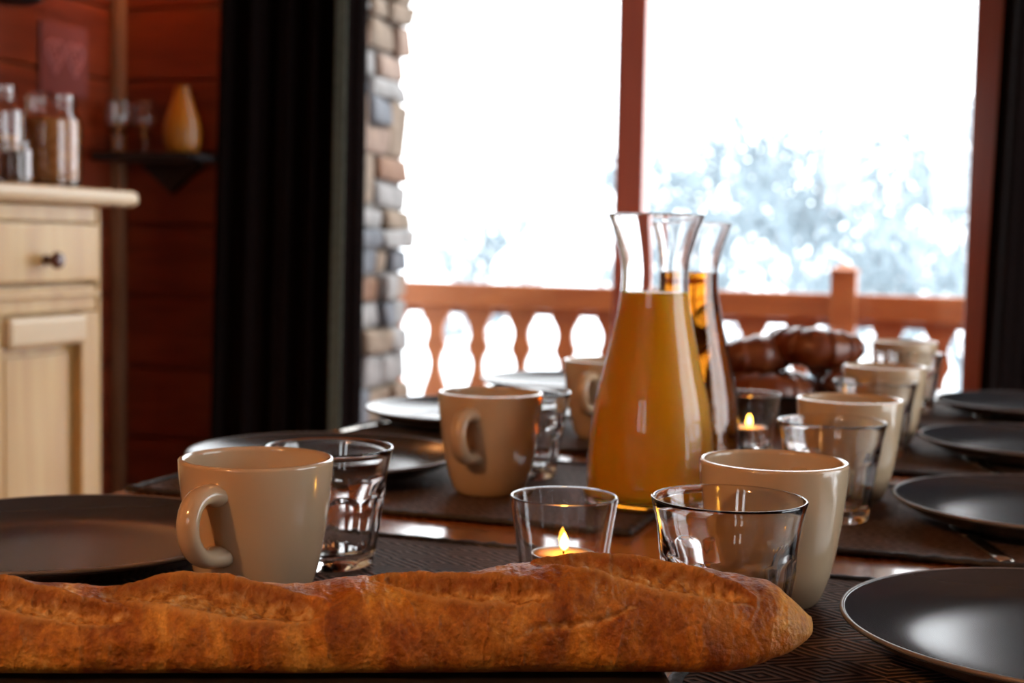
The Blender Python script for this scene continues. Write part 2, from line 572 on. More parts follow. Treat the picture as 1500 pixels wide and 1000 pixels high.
def tree_mesh(seed, h):
    rnd = random.Random(seed)
    bm = bmesh.new()

    def branch(p, d, length, r, depth):
        n_ = 3
        pts, rad = [p.copy()], [r]
        q = p.copy(); dd = d.copy()
        for k in range(n_):
            dd = (dd + Vector((rnd.uniform(-.22, .22), rnd.uniform(-.22, .22), rnd.uniform(-.05, .15)))).normalized()
            q = q + dd * (length / n_)
            pts.append(q.copy()); rad.append(r * (1 - .75 * (k + 1) / n_) + .016)
        tube(bm, pts, rad, 3, cap=False)
        if depth == 0:
            return
        nb = {4: 13, 3: 5, 2: 4, 1: 4}[depth]
        for k in range(nb):
            t = rnd.uniform(.25, 1.0) if depth < 4 else .2 + .8 * (k + .5) / nb
            i = min(int(t * n_), n_ - 1)
            f = t * n_ - i
            bp = pts[i].lerp(pts[i + 1], f)
            a = rnd.uniform(0, 2 * PI)
            side = Vector((math.cos(a), math.sin(a), rnd.uniform(.1, .7))).normalized()
            nd = (dd * .5 + side).normalized()
            branch(bp, nd, length * rnd.uniform(.38, .58) * (1.15 - .45 * t if depth == 4 else 1), max(r * .45 * (1 - .5 * t), .030), depth - 1)
    branch(Vector((0, 0, -.1)), Vector((0, 0, 1)), h, h * .022, 4)
    return bm

TREES = [(-3.4, 30, 6.2, 1), (-7.6, 34, 6.3, 2), (-5.4, 42, 6.4, 3), (-2.2, 39, 5.7, 4), (-.3, 34, 5.6, 5), (.7, 27, 6.3, 6), (-9.6, 47, 6.2, 7), (-1.2, 48, 7.0, 8), (-15.5, 42, 4.6, 9)]
TL = ['bare frosted tree, thin and pale blue, straight beyond the balcony post',
      'bare frosted tree seen just past the carafe rims',
      'bare frosted tree with a tangled crown, standing far down the slope',
      'small frosted tree among the taller ones beyond the balcony',
      'frosted tree between the balcony post and the window frame',
      'tallest frosted tree, its twigs ending at the side of the window frame',
      'distant frosted tree behind the carafes',
      'farthest tall frosted tree on the snowy slope',
      'lone frosted tree seen low through the pane beside the stone wall']
for (x, y, h, sd), lb in zip(TREES, TL):
    z = -4.2 + .010 * (y - 6) + .35 * noise.noise((x * .07, y * .07, 0))
    t = obj('bare_tree', tree_mesh(sd, h), 'frost', None, (x, y, z - .02))
    tag(t, lb, 'tree', 'frosted trees beyond the balcony')

# stone wall running out beside the balcony, every stone a piece of its own
stone_wall = obj('wall_outside', boxm(-2.05, -1.640, 3.13, 3.756, -.15, 2.45), 'mortar')
tag(stone_wall, kind='structure')
rnd = random.Random(11)
SM = ['stone_blue', 'stone_tan', 'stone_pink', 'stone_pale', 'stone_rust', 'stone_blue', 'stone_tan', 'stone_pale']
def stone_mesh(lx, ly, lz, seed):
    r_ = random.Random(seed)
    bm = boxm(-lx / 2, lx / 2, -ly / 2, ly / 2, -lz / 2, lz / 2)
    for v in bm.verts:
        v.co += Vector((r_.uniform(-.010, .010), r_.uniform(-.012, .012), r_.uniform(-.09, .09) * lz))
    bmesh.ops.bevel(bm, geom=list(bm.edges), offset=min(.016, lz * .25), segments=2, profile=.6, affect='EDGES', clamp_overlap=True)
    return bm
z = -.14
si = 0
while z < 2.38:
    hh = rnd.choice([.055, .07, .09, .11, .15])
    y = 3.16
    first = True
    while y < 3.70:
        ln = rnd.uniform(.08, .20)
        y1 = min(y + ln, 3.772 + rnd.uniform(-.010, .012))
        if 3.76 - y1 < .07:
            y1 = 3.770 + rnd.uniform(-.010, .014)
        sub = [(z, hh)]
        if hh > .10 and rnd.random() < .45:
            sub = [(z, hh * .5), (z + hh * .5, hh * .5)]
        for zz, h2 in sub:
            si += 1
            lx = .10
            o = obj('stone', stone_mesh(lx, y1 - y - .008, h2 - .006, si), rnd.choice(SM), stone_wall,
                    (-1.665 + rnd.uniform(-.008, .014), (y + y1) / 2, zz + h2 / 2), (rnd.uniform(-.04, .04), 0, 0), smooth=False)
        y = y1
    z += hh

# railing with fretwork balusters
YR = 4.25
rail = empty('balcony_railing', (0, YR, -.15))
tag(rail, 'orange-brown wooden balcony railing with fretwork balusters and a pointed post', 'railing')
gap_prof = [(.770, .0), (.766, .012), (.757, .022), (.745, .026), (.728, .029), (.715, .037), (.695, .047), (.679, .050), (.658, .048), (.640, .042), (.628, .039),
            (.615, .044), (.598, .053), (.575, .058), (.550, .056), (.520, .047), (.490, .036), (.460, .029), (.430, .026), (.400, .029), (.37, .036), (.34, .047),
            (.31, .056), (.285, .058), (.262, .053), (.245, .044), (.232, .039), (.22, .042), (.202, .048), (.181, .050), (.165, .047), (.145, .037), (.132, .029), (.115, .026), (.10, .0)]
def gap_at(z):
    zs = [p[0] for p in gap_prof][::-1]; ws = [p[1] for p in gap_prof][::-1]
    return float(np.interp(z, zs, ws))
def baluster(pl, pr):
    """board with half a cut-out on each side; pl, pr: half pitch left / right"""
    bm = bmesh.new()
    zs = sorted({round(p[0], 4) for p in gap_prof} | {.05, .80})
    L_, R_ = [], []
    for zz in zs:
        g = gap_at(zz) if .1 <= zz <= .77 else 0.0
        l_ = max(pl - g, .004); r_ = max(pr - g, .004)
        if g == 0: l_, r_ = pl - .0006, pr - .0006
        ring = [bm.verts.new((-l_, -.011, zz)), bm.verts.new((r_, -.011, zz)), bm.verts.new((r_, .011, zz)), bm.verts.new((-l_, .011, zz))]
        if L_:
            for i in range(4):
                bm.faces.new((L_[-1][i], L_[-1][(i + 1) % 4], ring[(i + 1) % 4], ring[i]))
        L_.append(ring)
    bm.faces.new(L_[0][::-1]); bm.faces.new(L_[-1])
    return bm
me = None
P_ = .1455
cx = [-1.650 + P_ * (k - .5) for k in range(-3, 9)]
cx2 = [-.383 + P_ * (k + .5) for k in range(0, 14)]
b0 = obj('baluster', baluster(P_ / 2, P_ / 2), 'rail_wood', rail, (cx[0], 0, .15))
for c in cx[1:] + [-.410] + cx2:
    if c == -.410: continue
    o = b0.copy(); link(o); o.parent = rail; o.location = (c, 0, .15)
obj('handrail', boxm(-2.3, 1.75, -.035, .030, .757 + .15, .832 + .15, .006), 'rail_wood', rail)
obj('under_rail', boxm(-2.3, 1.75, .012, .035, .735 + .15, .76 + .15, .003), 'rail_wood', rail)
obj('bottom_rail', boxm(-2.3, 1.75, .013, .045, .05 + .15, .10 + .15, .004), 'rail_wood', rail)
def post_mesh():
    bm = boxm(-.036, .036, -.055, .02, 0, .895 + .15, .003)
    a = [bm.verts.new(v) for v in ((-.039, -.058, 1.045), (.039, -.058, 1.045), (.039, .023, 1.045), (-.039, .023, 1.045))]
    a2 = [bm.verts.new(v) for v in ((-.039, -.058, 1.052), (.039, -.058, 1.052), (.039, .023, 1.052), (-.039, .023, 1.052))]
    top = bm.verts.new((0, -.018, 1.074))
    for i in range(4):
        bm.faces.new((a[i], a[(i + 1) % 4], a2[(i + 1) % 4], a2[i]))
        bm.faces.new((a2[i], a2[(i + 1) % 4], top))
    bm.faces.new(a[::-1])
    return bm
p0 = obj('post', post_mesh(), 'rail_wood', rail, (-.435, -.02, 0))
for c in (1.2,):
    o = p0.copy(); link(o); o.parent = rail; o.location = (c, -.02, 0)

# ------------------------------------------------------------------ curtains
def curtain_mesh(x0, x1, z0, z1, folds, amp, flare=0.0, seed=1, x0b=None, x1b=None):
    r_ = random.Random(seed)
    ph = [r_.uniform(0, 6.28) for _ in range(3)]
    bm = bmesh.new()
    nx, nz = 140, 24
    x0b = x0 if x0b is None else x0b
    x1b = x1 if x1b is None else x1b
    front, back = [], []
    for k in range(nz + 1):
        t = k / nz
        zz = z1 + (z0 - z1) * t
        fr_, bk = [], []
        for i in range(nx + 1):
            s = i / nx
            xa, xb = x0 + (x0b - x0) * t, x1 + (x1b - x1) * t
            x = xa + (xb - xa) * s
            w = amp * (.8 + .3 * t) * (math.sin(2 * PI * folds * s + ph[0] + .3 * t) + .35 * math.sin(2 * PI * folds * 2.3 * s + ph[1]))
            fr_.append(bm.verts.new((x, w, zz)))
            bk.append(bm.verts.new((x, w + .004, zz)))
        front.append(fr_); back.append(bk)
    for A, s in ((front, 1), (back, -1)):
        for k in range(nz):
            for i in range(nx):
                q = (A[k][i], A[k][i + 1], A[k + 1][i + 1], A[k + 1][i])
                bm.faces.new(q if s > 0 else q[::-1])
    for k in range(nz):
        bm.faces.new((front[k][0], front[k + 1][0], back[k + 1][0], back[k][0]))
        bm.faces.new((front[k][nx], back[k][nx], back[k + 1][nx], front[k + 1][nx]))
    for i in range(nx):
        bm.faces.new((front[0][i], back[0][i], back[0][i + 1], front[0][i + 1]))
        bm.faces.new((front[nz][i], front[nz][i + 1], back[nz][i + 1], back[nz][i]))
    return bm

cu = empty('curtain', (0, 2.88, .02))
tag(cu, 'dark brown floor-length curtain hanging between the plank wall and the stone', 'curtain')
obj('curtain_cloth', curtain_mesh(-1.70, -1.345, 0, 2.25, 5.0, .022, seed=3, x0b=-1.755, x1b=-1.362), 'curtain_cloth', cu, smooth=True)
obj('curtain_lining', curtain_mesh(-1.390, -1.368, 0, 2.25, .5, .006, seed=5, x0b=-1.412, x1b=-1.390), 'curtain_lining', cu, (0, -.035, 0), smooth=True)
cu2 = empty('curtain', (0, 2.88, .02))
tag(cu2, 'black curtain hanging over the window frame beside the far dark plates', 'curtain')
obj('curtain_cloth', curtain_mesh(-.003, .50, 0, 2.25, 6.0, .022, seed=8, x0b=-.050, x1b=.52), 'curtain_cloth', cu2, smooth=True)
rod = empty('curtain_rod', (0, 2.88, 2.28))
tag(rod, 'black iron curtain rod fixed above the glazed door', 'curtain rod')
bm = bmesh.new(); tube(bm, [(-1.85, 0, 0), (.62, 0, 0)], .012, 14)
obj('rod', bm, 'iron', rod, smooth=True)
for x in (-1.83, .60):
    bm = bmesh.new(); tube(bm, [(x, .0, 0), (x, .104, 0)], .008, 10)
    obj('bracket', bm, 'iron', rod, smooth=True)

# ------------------------------------------------------------------ pine buffet
CXF = -1.60
buf = empty('pine_buffet', (CXF, 1.6, 0))
tag(buf, 'knotty pine buffet with a drawer over a panelled door, jars on top', 'buffet')
def part(name, x0, x1, y0, y1, z0, z1, mat='pine', bev=.003, parent=None):
    cx_, cy_, cz_ = (x0 + x1) / 2, (y0 + y1) / 2, (z0 + z1) / 2
    o = obj(name, boxm(x0 - cx_, x1 - cx_, y0 - cy_, y1 - cy_, z0 - cz_, z1 - cz_, bev), mat, parent or buf)
    base = (0, 0, 0) if parent is None else tuple(parent.location)
    o.location = (cx_ - CXF - base[0], cy_ - 1.6 - base[1], cz_ - base[2])
    return o
XB = XL + .016
part('carcass', XB, CXF - .024, .935, 2.262, .08, 1.018)
part('side_panel', XB, CXF, 2.262, 2.272, .0, 1.018)
part('side_panel', XB, CXF, .925, .935, .0, 1.018)
part('plinth', XB, CXF - .01, .936, 2.261, 0, .08)
part('worktop', XB, CXF + .035, .84, 2.352, 1.020, 1.051, 'pine_pale', .0135)
part('frieze', CXF - .024, CXF - .002, .936, 2.261, .988, 1.0185)
part('front_rail', CXF - .024, CXF - .003, .936, 2.261, .826, .874)
part('rail_moulding', CXF - .003, CXF + .008, .936, 2.261, .852, .862, 'pine', .004)
YS = [(.945, 1.27), (1.27, 1.60), (1.60, 1.935), (1.935, 2.262)]
for (a, b_) in YS:
    dr = part('drawer', CXF - .022, CXF + .006, a + .004, b_ - .004, .880, .985, 'pine', .005)
    kb = lathe(smooth_profile([(.0, .034), (.009, .0335), (.0145, .028), (.0150, .022), (.010, .014), (.0075, .007), (.010, .0)], 3) + [(0, 0)], 20)
    k_ = obj('knob', kb, 'knob_wood', dr, (.014, .0 + (.003 if b_ > 2 else 0), -.012), (0, R(90), 0), smooth=True)
    k_['label'] = 'dark turned wooden knob'
    do = part('door', CXF - .022, CXF - .018, a + .004, b_ - .004, .09, .824, 'pine', 0)
    part('door_stile', CXF - .018, CXF + .004, b_ - .055, b_ - .004, .09, .824, 'pine', .003, do)
    part('door_stile', CXF - .018, CXF + .004, a + .004, a + .055, .09, .824, 'pine', .003, do)
    part('door_rail', CXF - .018, CXF + .016, a + .056, b_ - .050, .768, .822, 'pine_pale', .009, do)
    part('door_rail', CXF - .018, CXF + .004, a + .056, b_ - .056, .09, .16, 'pine', .003, do)
    part('door_panel', CXF - .018, CXF - .010, a + .075, b_ - .075, .175, .752, 'pine', .003, do)

# jars on the buffet
def jar(name, loc, r, h, fill, label, group, neck=.82, fillmat='cereal', glassy=True):
    e = empty(name, loc)
    tag(e, label, 'jar', group)
    outer = smooth_profile([(r * .90, 0), (r * .985, h * .03), (r, h * .1), (r, h * .66), (r * .96, h * .75), (r * neck, h * .84), (r * neck, h * .88), (r * neck * 1.05, h * .9), (r * neck, h * .93), (r * neck, h * .985), (r * neck * .97, h)], 4)
    th = .003
    inner = [(rr - th, zz) for rr, zz in outer if zz > h * .05][::-1]
    inner[0] = (outer[-1][0] - th, h)
    prof = [(0, .0)] + outer + inner + [(r * .85, h * .05), (0, h * .05)]
    obj('jar_glass', lathe(prof, 40), 'glass', e, smooth=True)
    if fill:
        top = h * fill
        fp = [(0, h * .05 + .0006), (r * .84, h * .05 + .0006)] + [(rr - th - .0008, zz) for rr, zz in outer if h * .07 < zz < top] + [(r * (.9 if fill < .8 else neck) - th - .001, top), (0, top + .004)]
        obj('cereal', lathe(fp, 36), fillmat, e, smooth=True)
    return e
jar('glass_jar', (-1.715, 2.277, 1.0512), .056, .176, .74, 'large preserving jar half full of brown cereal on the pine buffet', 'jars on the buffet')
jar('glass_jar', (-1.70, 2.10, 1.0512), .050, .176, .5, 'tall glass jar beside the large cereal jar, at the near side of it', 'jars on the buffet', neck=.7)
sj = jar('glass_jar', (-1.628, 2.062, 1.0512), .0265, .074, .75, 'small squat jar with a white paper label in front of the cereal jar', 'jars on the buffet', neck=.92, fillmat='spice')
# wrap-around paper label
def wrap(r, z0, z1, a0, a1, n_=20):
    bm = bmesh.new()
    rows = []
    for zz in (z0, z1):
        rows.append([bm.verts.new((r * math.cos(a0 + (a1 - a0) * i / n_), r * math.sin(a0 + (a1 - a0) * i / n_), zz)) for i in range(n_ + 1)])
        rows.append([bm.verts.new(((r + .0005) * math.cos(a0 + (a1 - a0) * i / n_), (r + .0005) * math.sin(a0 + (a1 - a0) * i / n_), zz)) for i in range(n_ + 1)])
    for i in range(n_):
        bm.faces.new((rows[1][i], rows[1][i + 1], rows[3][i + 1], rows[3][i]))
        bm.faces.new((rows[0][i + 1], rows[0][i], rows[2][i], rows[2][i + 1]))
    return bm
lb_ = obj('paper_label', wrap(.0268, .012, .060, R(-8), R(62)), 'label_paper', sj, smooth=True)

cbd = empty('chopping_board', (XL + .020, 2.245, 1.0515))
tag(cbd, 'yellow-brown wooden chopping board leaning on the wall behind the jars', 'chopping board')
bm = boxm(-.009, .009, -.11, .11, 0, .30, .006)
obj('board', bm, 'pine_board', cbd, (.012, 0, 0))
obj('grip', boxm(-.009, .009, -.03, .03, .298, .37, .008), 'pine_board', cbd, (.012, 0, 0))

# framed print on the side wall
pr = empty('wall_print', (XL + .0145, 2.772, 1.362))
tag(pr, 'faded pinkish-red print with scrolled hearts on the plank wall', 'print')
obj('print_board', boxm(-.004, .004, -.085, .085, -.08, .08, .002), 'picture_paper', pr, (.004, 0, 0))
for sy in (-1, 1):
    pts = []
    for i in range(40):
        a = 2 * PI * i / 39
        x_ = 16 * math.sin(a) ** 3; y_ = 13 * math.cos(a) - 5 * math.cos(2 * a) - 2 * math.cos(3 * a) - math.cos(4 * a)
        pts.append((0.0085, sy * .036 + x_ * .0019, y_ * .0026 + .008))
    bm = bmesh.new(); tube(bm, pts, .0035, 8)
    obj('heart_outline', bm, 'picture_print', pr, smooth=True)
    pts = [(0.0085, sy * .036 + .004 * t * math.cos(t * 1.0) * .55, .004 * t * math.sin(t) * .55 + .005) for t in np.linspace(1, 9, 40)]
    bm = bmesh.new(); tube(bm, pts, .0025, 8)
    obj('scroll', bm, 'picture_print', pr, smooth=True)

# dark pot hanging near the top of the side wall
hp = empty('hanging_pot', (XL + .10, 2.500, 1.440))
tag(hp, 'black iron pot hanging on the wall above the jars', 'pot')
obj('pot_body', lathe(smooth_profile([(0, 0), (.04, .004), (.07, .03), (.082, .08), (.078, .12), (.086, .13)], 4) + [(.080, .13), (.072, .11), (.074, .08), (.06, .03), (0, .012)], 32), 'iron', hp, smooth=True)
bm = bmesh.new(); tube(bm, [(0, .082 * math.cos(a), .125 + .17 * math.sin(a)) for a in np.linspace(0, PI, 20)], .004, 8)
obj('bail_handle', bm, 'iron', hp, smooth=True)
bm = bmesh.new(); tube(bm, [(-.085, 0, .31), (-.02, 0, .31), (.0, 0, .295), (.008, 0, .286)], .005, 8)
obj('wall_hook', bm, 'iron', hp, smooth=True)

# ------------------------------------------------------------------ corner shelf on the far wall
sh = empty('wall_shelf', (-1.905, 2.983, 1.158))
tag(sh, 'black wall shelf with a pointed bracket, between the corner post and the curtain', 'shelf')
obj('shelf_board', boxm(-.135, .135, -.13, 0, -.018, 0, .003), 'iron', sh)
bm = bmesh.new()
f = [bm.verts.new(v) for v in ((-.075, -.020, -.018), (.105, -.020, -.018), (.012, -.020, -.092))]
g = [bm.verts.new(v) for v in ((-.075, 0, -.018), (.105, 0, -.018), (.012, 0, -.092))]
bm.faces.new(f); bm.faces.new(g[::-1])
for i in range(3):
    bm.faces.new((f[i], f[(i + 1) % 3], g[(i + 1) % 3], g[i]))
obj('bracket', bm, 'iron', sh)
def wine_glass():
    out = smooth_profile([(.030, 0), (.029, .002), (.006, .006), (.0038, .012), (.0038, .038), (.008, .046), (.024, .058), (.031, .078), (.029, .105), (.0265, .122)], 4)
    inn = [(r_ - .0014, z_) for r_, z_ in out if z_ > .054][::-1]
    return lathe([(0, 0)] + out + inn + [(0, .049)], 32)
WG = [(-2.012, 2.93), (-1.975, 2.875), (-1.945, 2.935)]
WL = ['stemmed glass on the black shelf beside the corner post', 'stemmed glass on the black shelf, at its front edge', 'stemmed glass on the black shelf, the one nearest the yellow vase']
g0 = None
for p, lb in zip(WG, WL):
    if g0 is None:
        o = g0 = obj('stemmed_glass', wine_glass(), 'glass', None, (*p, 1.1585), smooth=True)
    else:
        o = g0.copy(); link(o); o.location = (*p, 1.1585)
    tag(o, lb, 'glass', 'stemmed glasses on the wall shelf')
vz = obj('pear_vase', lathe([(0, 0)] + smooth_profile([(.030, 0), (.040, .012), (.044, .045), (.040, .078), (.029, .110), (.020, .138), (.017, .152), (.018, .157)], 5) + [(.014, .156), (.014, .14), (0, .13)], 40), 'yellow_ceramic', None, (-1.835, 2.925, 1.1585), smooth=True)
tag(vz, 'yellow pear-shaped ceramic vase on the black shelf by the curtain', 'vase')

# small wall lamp above the shelf (out of the picture, its glow is not)
wl = empty('wall_lamp', (-1.87, 2.985, 1.80))
tag(wl, 'small wall lamp with a warm fabric shade above the shelf', 'lamp')
obj('back_plate', boxm(-.03, .03, -.012, 0, -.05, .05, .003), 'iron', wl)
bm = bmesh.new(); tube(bm, [(0, -.01, 0), (0, -.08, 0), (0, -.09, .02)], .007, 10)
obj('arm', bm, 'iron', wl, smooth=True)
bm = lathe([(.075, 0.0), (.05, .13), (.048, .13), (.073, 0.0)], 32, closed_loop=True)
obj('lamp_shade', bm, 'lamp_shade', wl, (0, -.09, .03), smooth=True)
obj('bulb', lathe(smooth_profile([(0, 0), (.018, .008), (.026, .03), (.02, .05), (.010, .065), (0, .068)], 3), 20), 'small_bulb', wl, (0, -.09, .035), smooth=True)

# ceiling pendant over the sitting end of the room, behind the camera
pe = empty('pendant_lamp', (-.9, -.9, 1.95))
tag(pe, 'warm pendant lamp with a wide fabric shade hanging behind the table', 'lamp')
obj('lamp_shade', lathe([(.22, 0.0), (.13, .2), (.127, .2), (.217, 0.0)], 40, closed_loop=True), 'lamp_shade', pe, smooth=True)
obj('bulb', lathe(smooth_profile([(0, -.04), (.03, -.03), (.045, 0), (.035, .035), (.016, .06), (0, .062)], 3), 20), 'lamp_bulb', pe, (0, 0, .07), smooth=True)
bm = bmesh.new(); tube(bm, [(0, 0, .13), (0, 0, .55)], .004, 8)
obj('cable', bm, 'iron', pe, smooth=True)
bm = bmesh.new(); tube(bm, [(-.13, 0, .19), (.13, 0, .19)], .003, 8)
obj('shade_spider', bm, 'iron', pe, smooth=True)

# ------------------------------------------------------------------ table
TX0, TX1, TY0, TY1 = -.712, .19, -.25, 2.30
tb = empty('dining_table', ((TX0 + TX1) / 2, (TY0 + TY1) / 2, 0))
tag(tb, 'long polished red-brown wooden dining table laid for breakfast', 'table')
hx, hy = (TX1 - TX0) / 2, (TY1 - TY0) / 2
obj('tabletop', boxm(-hx, hx, -hy, hy, TABLE - .035, TABLE, .005), 'table_wood', tb)
for s in (-1, 1):
    obj('apron', boxm(s * (hx - .08) - .011, s * (hx - .08) + .011, -hy + .11, hy - .11, TABLE - .125, TABLE - .0355), 'table_wood', tb)
    obj('apron', boxm(-hx + .11, hx - .11, s * (hy - .08) - .011, s * (hy - .08) + .011, TABLE - .125, TABLE - .0355), 'table_wood', tb)
    for t in (-1, 1):
        obj('leg', boxm(s * (hx - .08) - .035, s * (hx - .08) + .035, t * (hy - .08) - .035, t * (hy - .08) + .035, 0, TABLE - .0352, .004), 'table_wood', tb)

# placemats
MW, MD, MT = .445, .305, .004
def make_mat():
    e = empty('placemat')
    obj('weave', boxm(-MW / 2 + .006, MW / 2 - .006, -MD / 2 + .006, MD / 2 - .006, .0002, MT - .0006), 'mat_weave', e)
    for s in (-1, 1):
        bm = bmesh.new()
        n_ = 60
        for k, (p, q) in enumerate([((-MW / 2, s * (MD / 2 - .004)), (MW / 2, s * (MD / 2 - .004)))]):
            pts = [(p[0] + (q[0] - p[0]) * i / n_, p[1], MT / 2 + .0013 + .0003 * math.sin(i * 2.2)) for i in range(n_ + 1)]
            tube(bm, pts, [.0025 + .0005 * math.sin(i * 2.6) for i in range(n_ + 1)], 8, flat=1.6)
        obj('binding', bm, 'mat_binding', e, smooth=True)
        bm = bmesh.new()
        pts = [(s * (MW / 2 - .004), -MD / 2 + MD * i / 40, MT / 2 + .0013 + .0003 * math.sin(i * 2.2)) for i in range(41)]
        tube(bm, pts, [.0025 + .0005 * math.sin(i * 2.6) for i in range(41)], 8, flat=1.6)
        obj('binding', bm, 'mat_binding', e, smooth=True)
    return e
mat0 = make_mat()
XML, XMR = -.475, -.045 + .0
MYS = [.790, 1.175, 1.560, 1.945]
MROT = [.004, -.012, .008, -.01]
MATL = ['brown woven placemat under the wide dark plate by the baguette', 'brown woven placemat at the table edge beside the buffet, second from the baguette',
        'brown woven placemat under the plate that mirrors the stone wall', 'brown woven placemat at the far end of the table on the stone wall side']
MATR = ['brown zigzag-woven placemat under the baguette tip and the front tumbler', 'brown woven placemat under the second plate on the curtain side',
        'brown woven placemat under the third plate on the curtain side', 'brown woven placemat at the far table end on the curtain side']
first = True
for k in range(4):
    for xc, LBS, dx in ((XML, MATL, 0), (-.045 + MW / 2 - .105, MATR, 0)):
        e = mat0 if first else copy_tree(mat0)
        first = False
        e.location = (xc, MYS[k], TABLE + .0003)
        e.rotation_euler = (0, 0, MROT[k] * (1 if xc < -.2 else -.7))
        tag(e, LBS[k], 'placemat', 'woven placemats along the table')
ZM = TABLE + .0003 + MT - .0004

# plates -------------------------------------------------------------
PR = .125
def make_plate():
    e = empty('dinner_plate')
    prof = [(0, .0078), (.05, .0078), (.080, .0080), (.095, .0098), (.108, .0140), (.117, .0182), (PR - .0022, .0215)]
    top = smooth_profile(prof, 6)
    bot = smooth_profile([(PR - .0004, .0192), (.114, .0130), (.102, .0080), (.090, .0052), (.070, .0045)], 5) + [(.067, .0040), (.065, .0)]
    pf = top + bot + [(.060, .0), (.058, .0030), (0, .0030)]
    obj('plate_body', lathe(pf, 96), 'plate_glaze', e, smooth=True)
    rim = []
    for i in range(12):
        a = 2 * PI * i / 12
        rim.append((PR - .0012 + .0013 * math.cos(a), .0207 + .0012 * math.sin(a)))
    r_ = obj('rim', lathe(rim, 96, closed_loop=True), 'plate_rim_glint', e, smooth=True)
    r_['label'] = 'plate edge with its highlight painted in paler'
    return e
plate0 = make_plate()
PYS = [.780, 1.165, 1.548, 1.935]
PLL = ['wide charcoal dinner plate between the beige mug and the pine buffet', 'charcoal dinner plate behind the first tumbler, on the buffet side of the table',
       'charcoal dinner plate shining white with window light, beside the stone wall view', 'farthest charcoal dinner plate on the stone wall side of the table']
PRL = ['charcoal dinner plate beside the baguette tip, with a soft window reflection', 'charcoal dinner plate, second from the baguette tip on the curtain side',
       'charcoal dinner plate, third from the baguette tip on the curtain side', 'charcoal dinner plate at the far table end by the black curtain']
first = True
for k in range(4):
    for x, LBS in ((-.580, PLL), (.047, PRL)):
        e = plate0 if first else copy_tree(plate0)
        first = False
        e.location = (x, PYS[k] + (.015 if x > -.2 else 0), ZM)
        e.rotation_euler = (0, 0, k * 1.3)
        tag(e, LBS[k], 'plate', 'charcoal dinner plates')

# knives --------------------------------------------------------------
def make_knife():
    e = empty('table_knife')
    bm = bmesh.new()
    tube(bm, [(0, 0, .0022), (0, .012, .0022), (0, .05, .0021), (0, .085, .0020)], [.0014, .0018, .0017, .0015], 12, flat=3.6)
    obj('handle', bm, 'steel', e, smooth=True)
    bm = bmesh.new()
    tube(bm, [(0, .084, .0020), (0, .10, .0020), (0, .13, .0018), (0, .150, .0016)], [.0013, .0012, .0010, .0006], 10, flat=6)
    obj('blade', bm, 'steel', e, smooth=True)
    return e
kn0 = make_knife()
KN = [((.010, 1.028), 17, 'steel knife poking out from under the second plate on the curtain side'),
      ((.012, 1.405), 17, 'steel knife poking out from under the third plate on the curtain side'),
      ((.014, 1.800), 17, 'steel knife handle sticking out under the farthest plate by the black curtain'),
      ((-.690, 1.405), -8, 'steel knife at the table edge between two plates on the buffet side')]
first = True
for (p, a, lb) in KN:
    e = kn0 if first else copy_tree(kn0)
    first = False
    e.location = (p[0], p[1], ZM - .0004)
    e.rotation_euler = (0, 0, R(a))
    tag(e, lb, 'knife', 'table knives')

# mugs ------------------------------------------------------------------
def make_mug():
    e = empty('mug')
    H, r = .0865, .0450
    out = smooth_profile([(r * .58, 0), (r * .635, .0012), (r * .700, .006), (r * .765, .014), (r * .838, .027), (r * .910, .045), (r * .968, .066), (r * .995, .080), (r * 1.0, H - .001)], 4)
    inn = [(rr - .0036 - (.001 if zz < .02 else 0), zz) for rr, zz in out if zz > .010][::-1]
    inn[0] = (r - .0034, H - .0012)
    pf = [(0, .002), (r * .52, .002), (r * .56, .0)] + out + [(r - .0008, H), (r - .0022, H + .0003)] + inn + [(r * .58, .0075), (0, .0065)]
    obj('mug_body', lathe(pf, 72), 'mug_glaze', e, smooth=True)
    # ear handle in the xz plane, pointing +x
    pts = [(.0415, 0, .0705), (.050, 0, .0722), (.0590, 0, .0706), (.0652, 0, .0645), (.0672, 0, .0560), (.0648, 0, .0475), (.0585, 0, .0400), (.0495, 0, .0362), (.0375, 0, .0352)]
    # resample
    xs = [p[0] for p in pts]; zs = [p[2] for p in pts]
    t = np.linspace(0, len(pts) - 1, 41)
    pp = smooth_profile([(a, c) for a, c in zip(xs, zs)], 5)
    n_ = len(pp)
    rad = [.0048 + .0022 * (abs(2 * i / (n_ - 1) - 1)) ** 3 for i in range(n_)]
    bm = bmesh.new(); tube(bm, [(a, 0, c) for a, c in pp], rad, 16, flat=1.45)
    obj('handle', bm, 'mug_glaze', e, smooth=True)
    return e
mug0 = make_mug()
MUGS = [((-.410, .734), -94, 'beige stoneware mug with its ear handle showing, just behind the baguette'),
        ((-.411, 1.140), -93, 'beige stoneware mug with handle, glowing orange on the side by the juice carafe'),
        ((-.413, 1.515), -95, 'beige stoneware mug half hidden behind the orange juice carafe'),
        ((-.127, .860), 75, 'beige stoneware mug directly behind the tumbler at the baguette tip'),
        ((-.120, 1.242), 80, 'beige stoneware mug behind the second tumbler, next after the one at the baguette tip'),
        ((-.119, 1.605), 78, 'beige stoneware mug behind the third tumbler beside the basket of croissants'),
        ((-.126, 2.040), 80, 'farthest beige stoneware mug, at the end of the table by the railing post')]
first = True
for (p, a, lb) in MUGS:
    e = mug0 if first else copy_tree(mug0)
    first = False
    e.location = (*p, ZM)
    e.rotation_euler = (0, 0, R(a))
    tag(e, lb, 'mug', 'beige stoneware mugs')

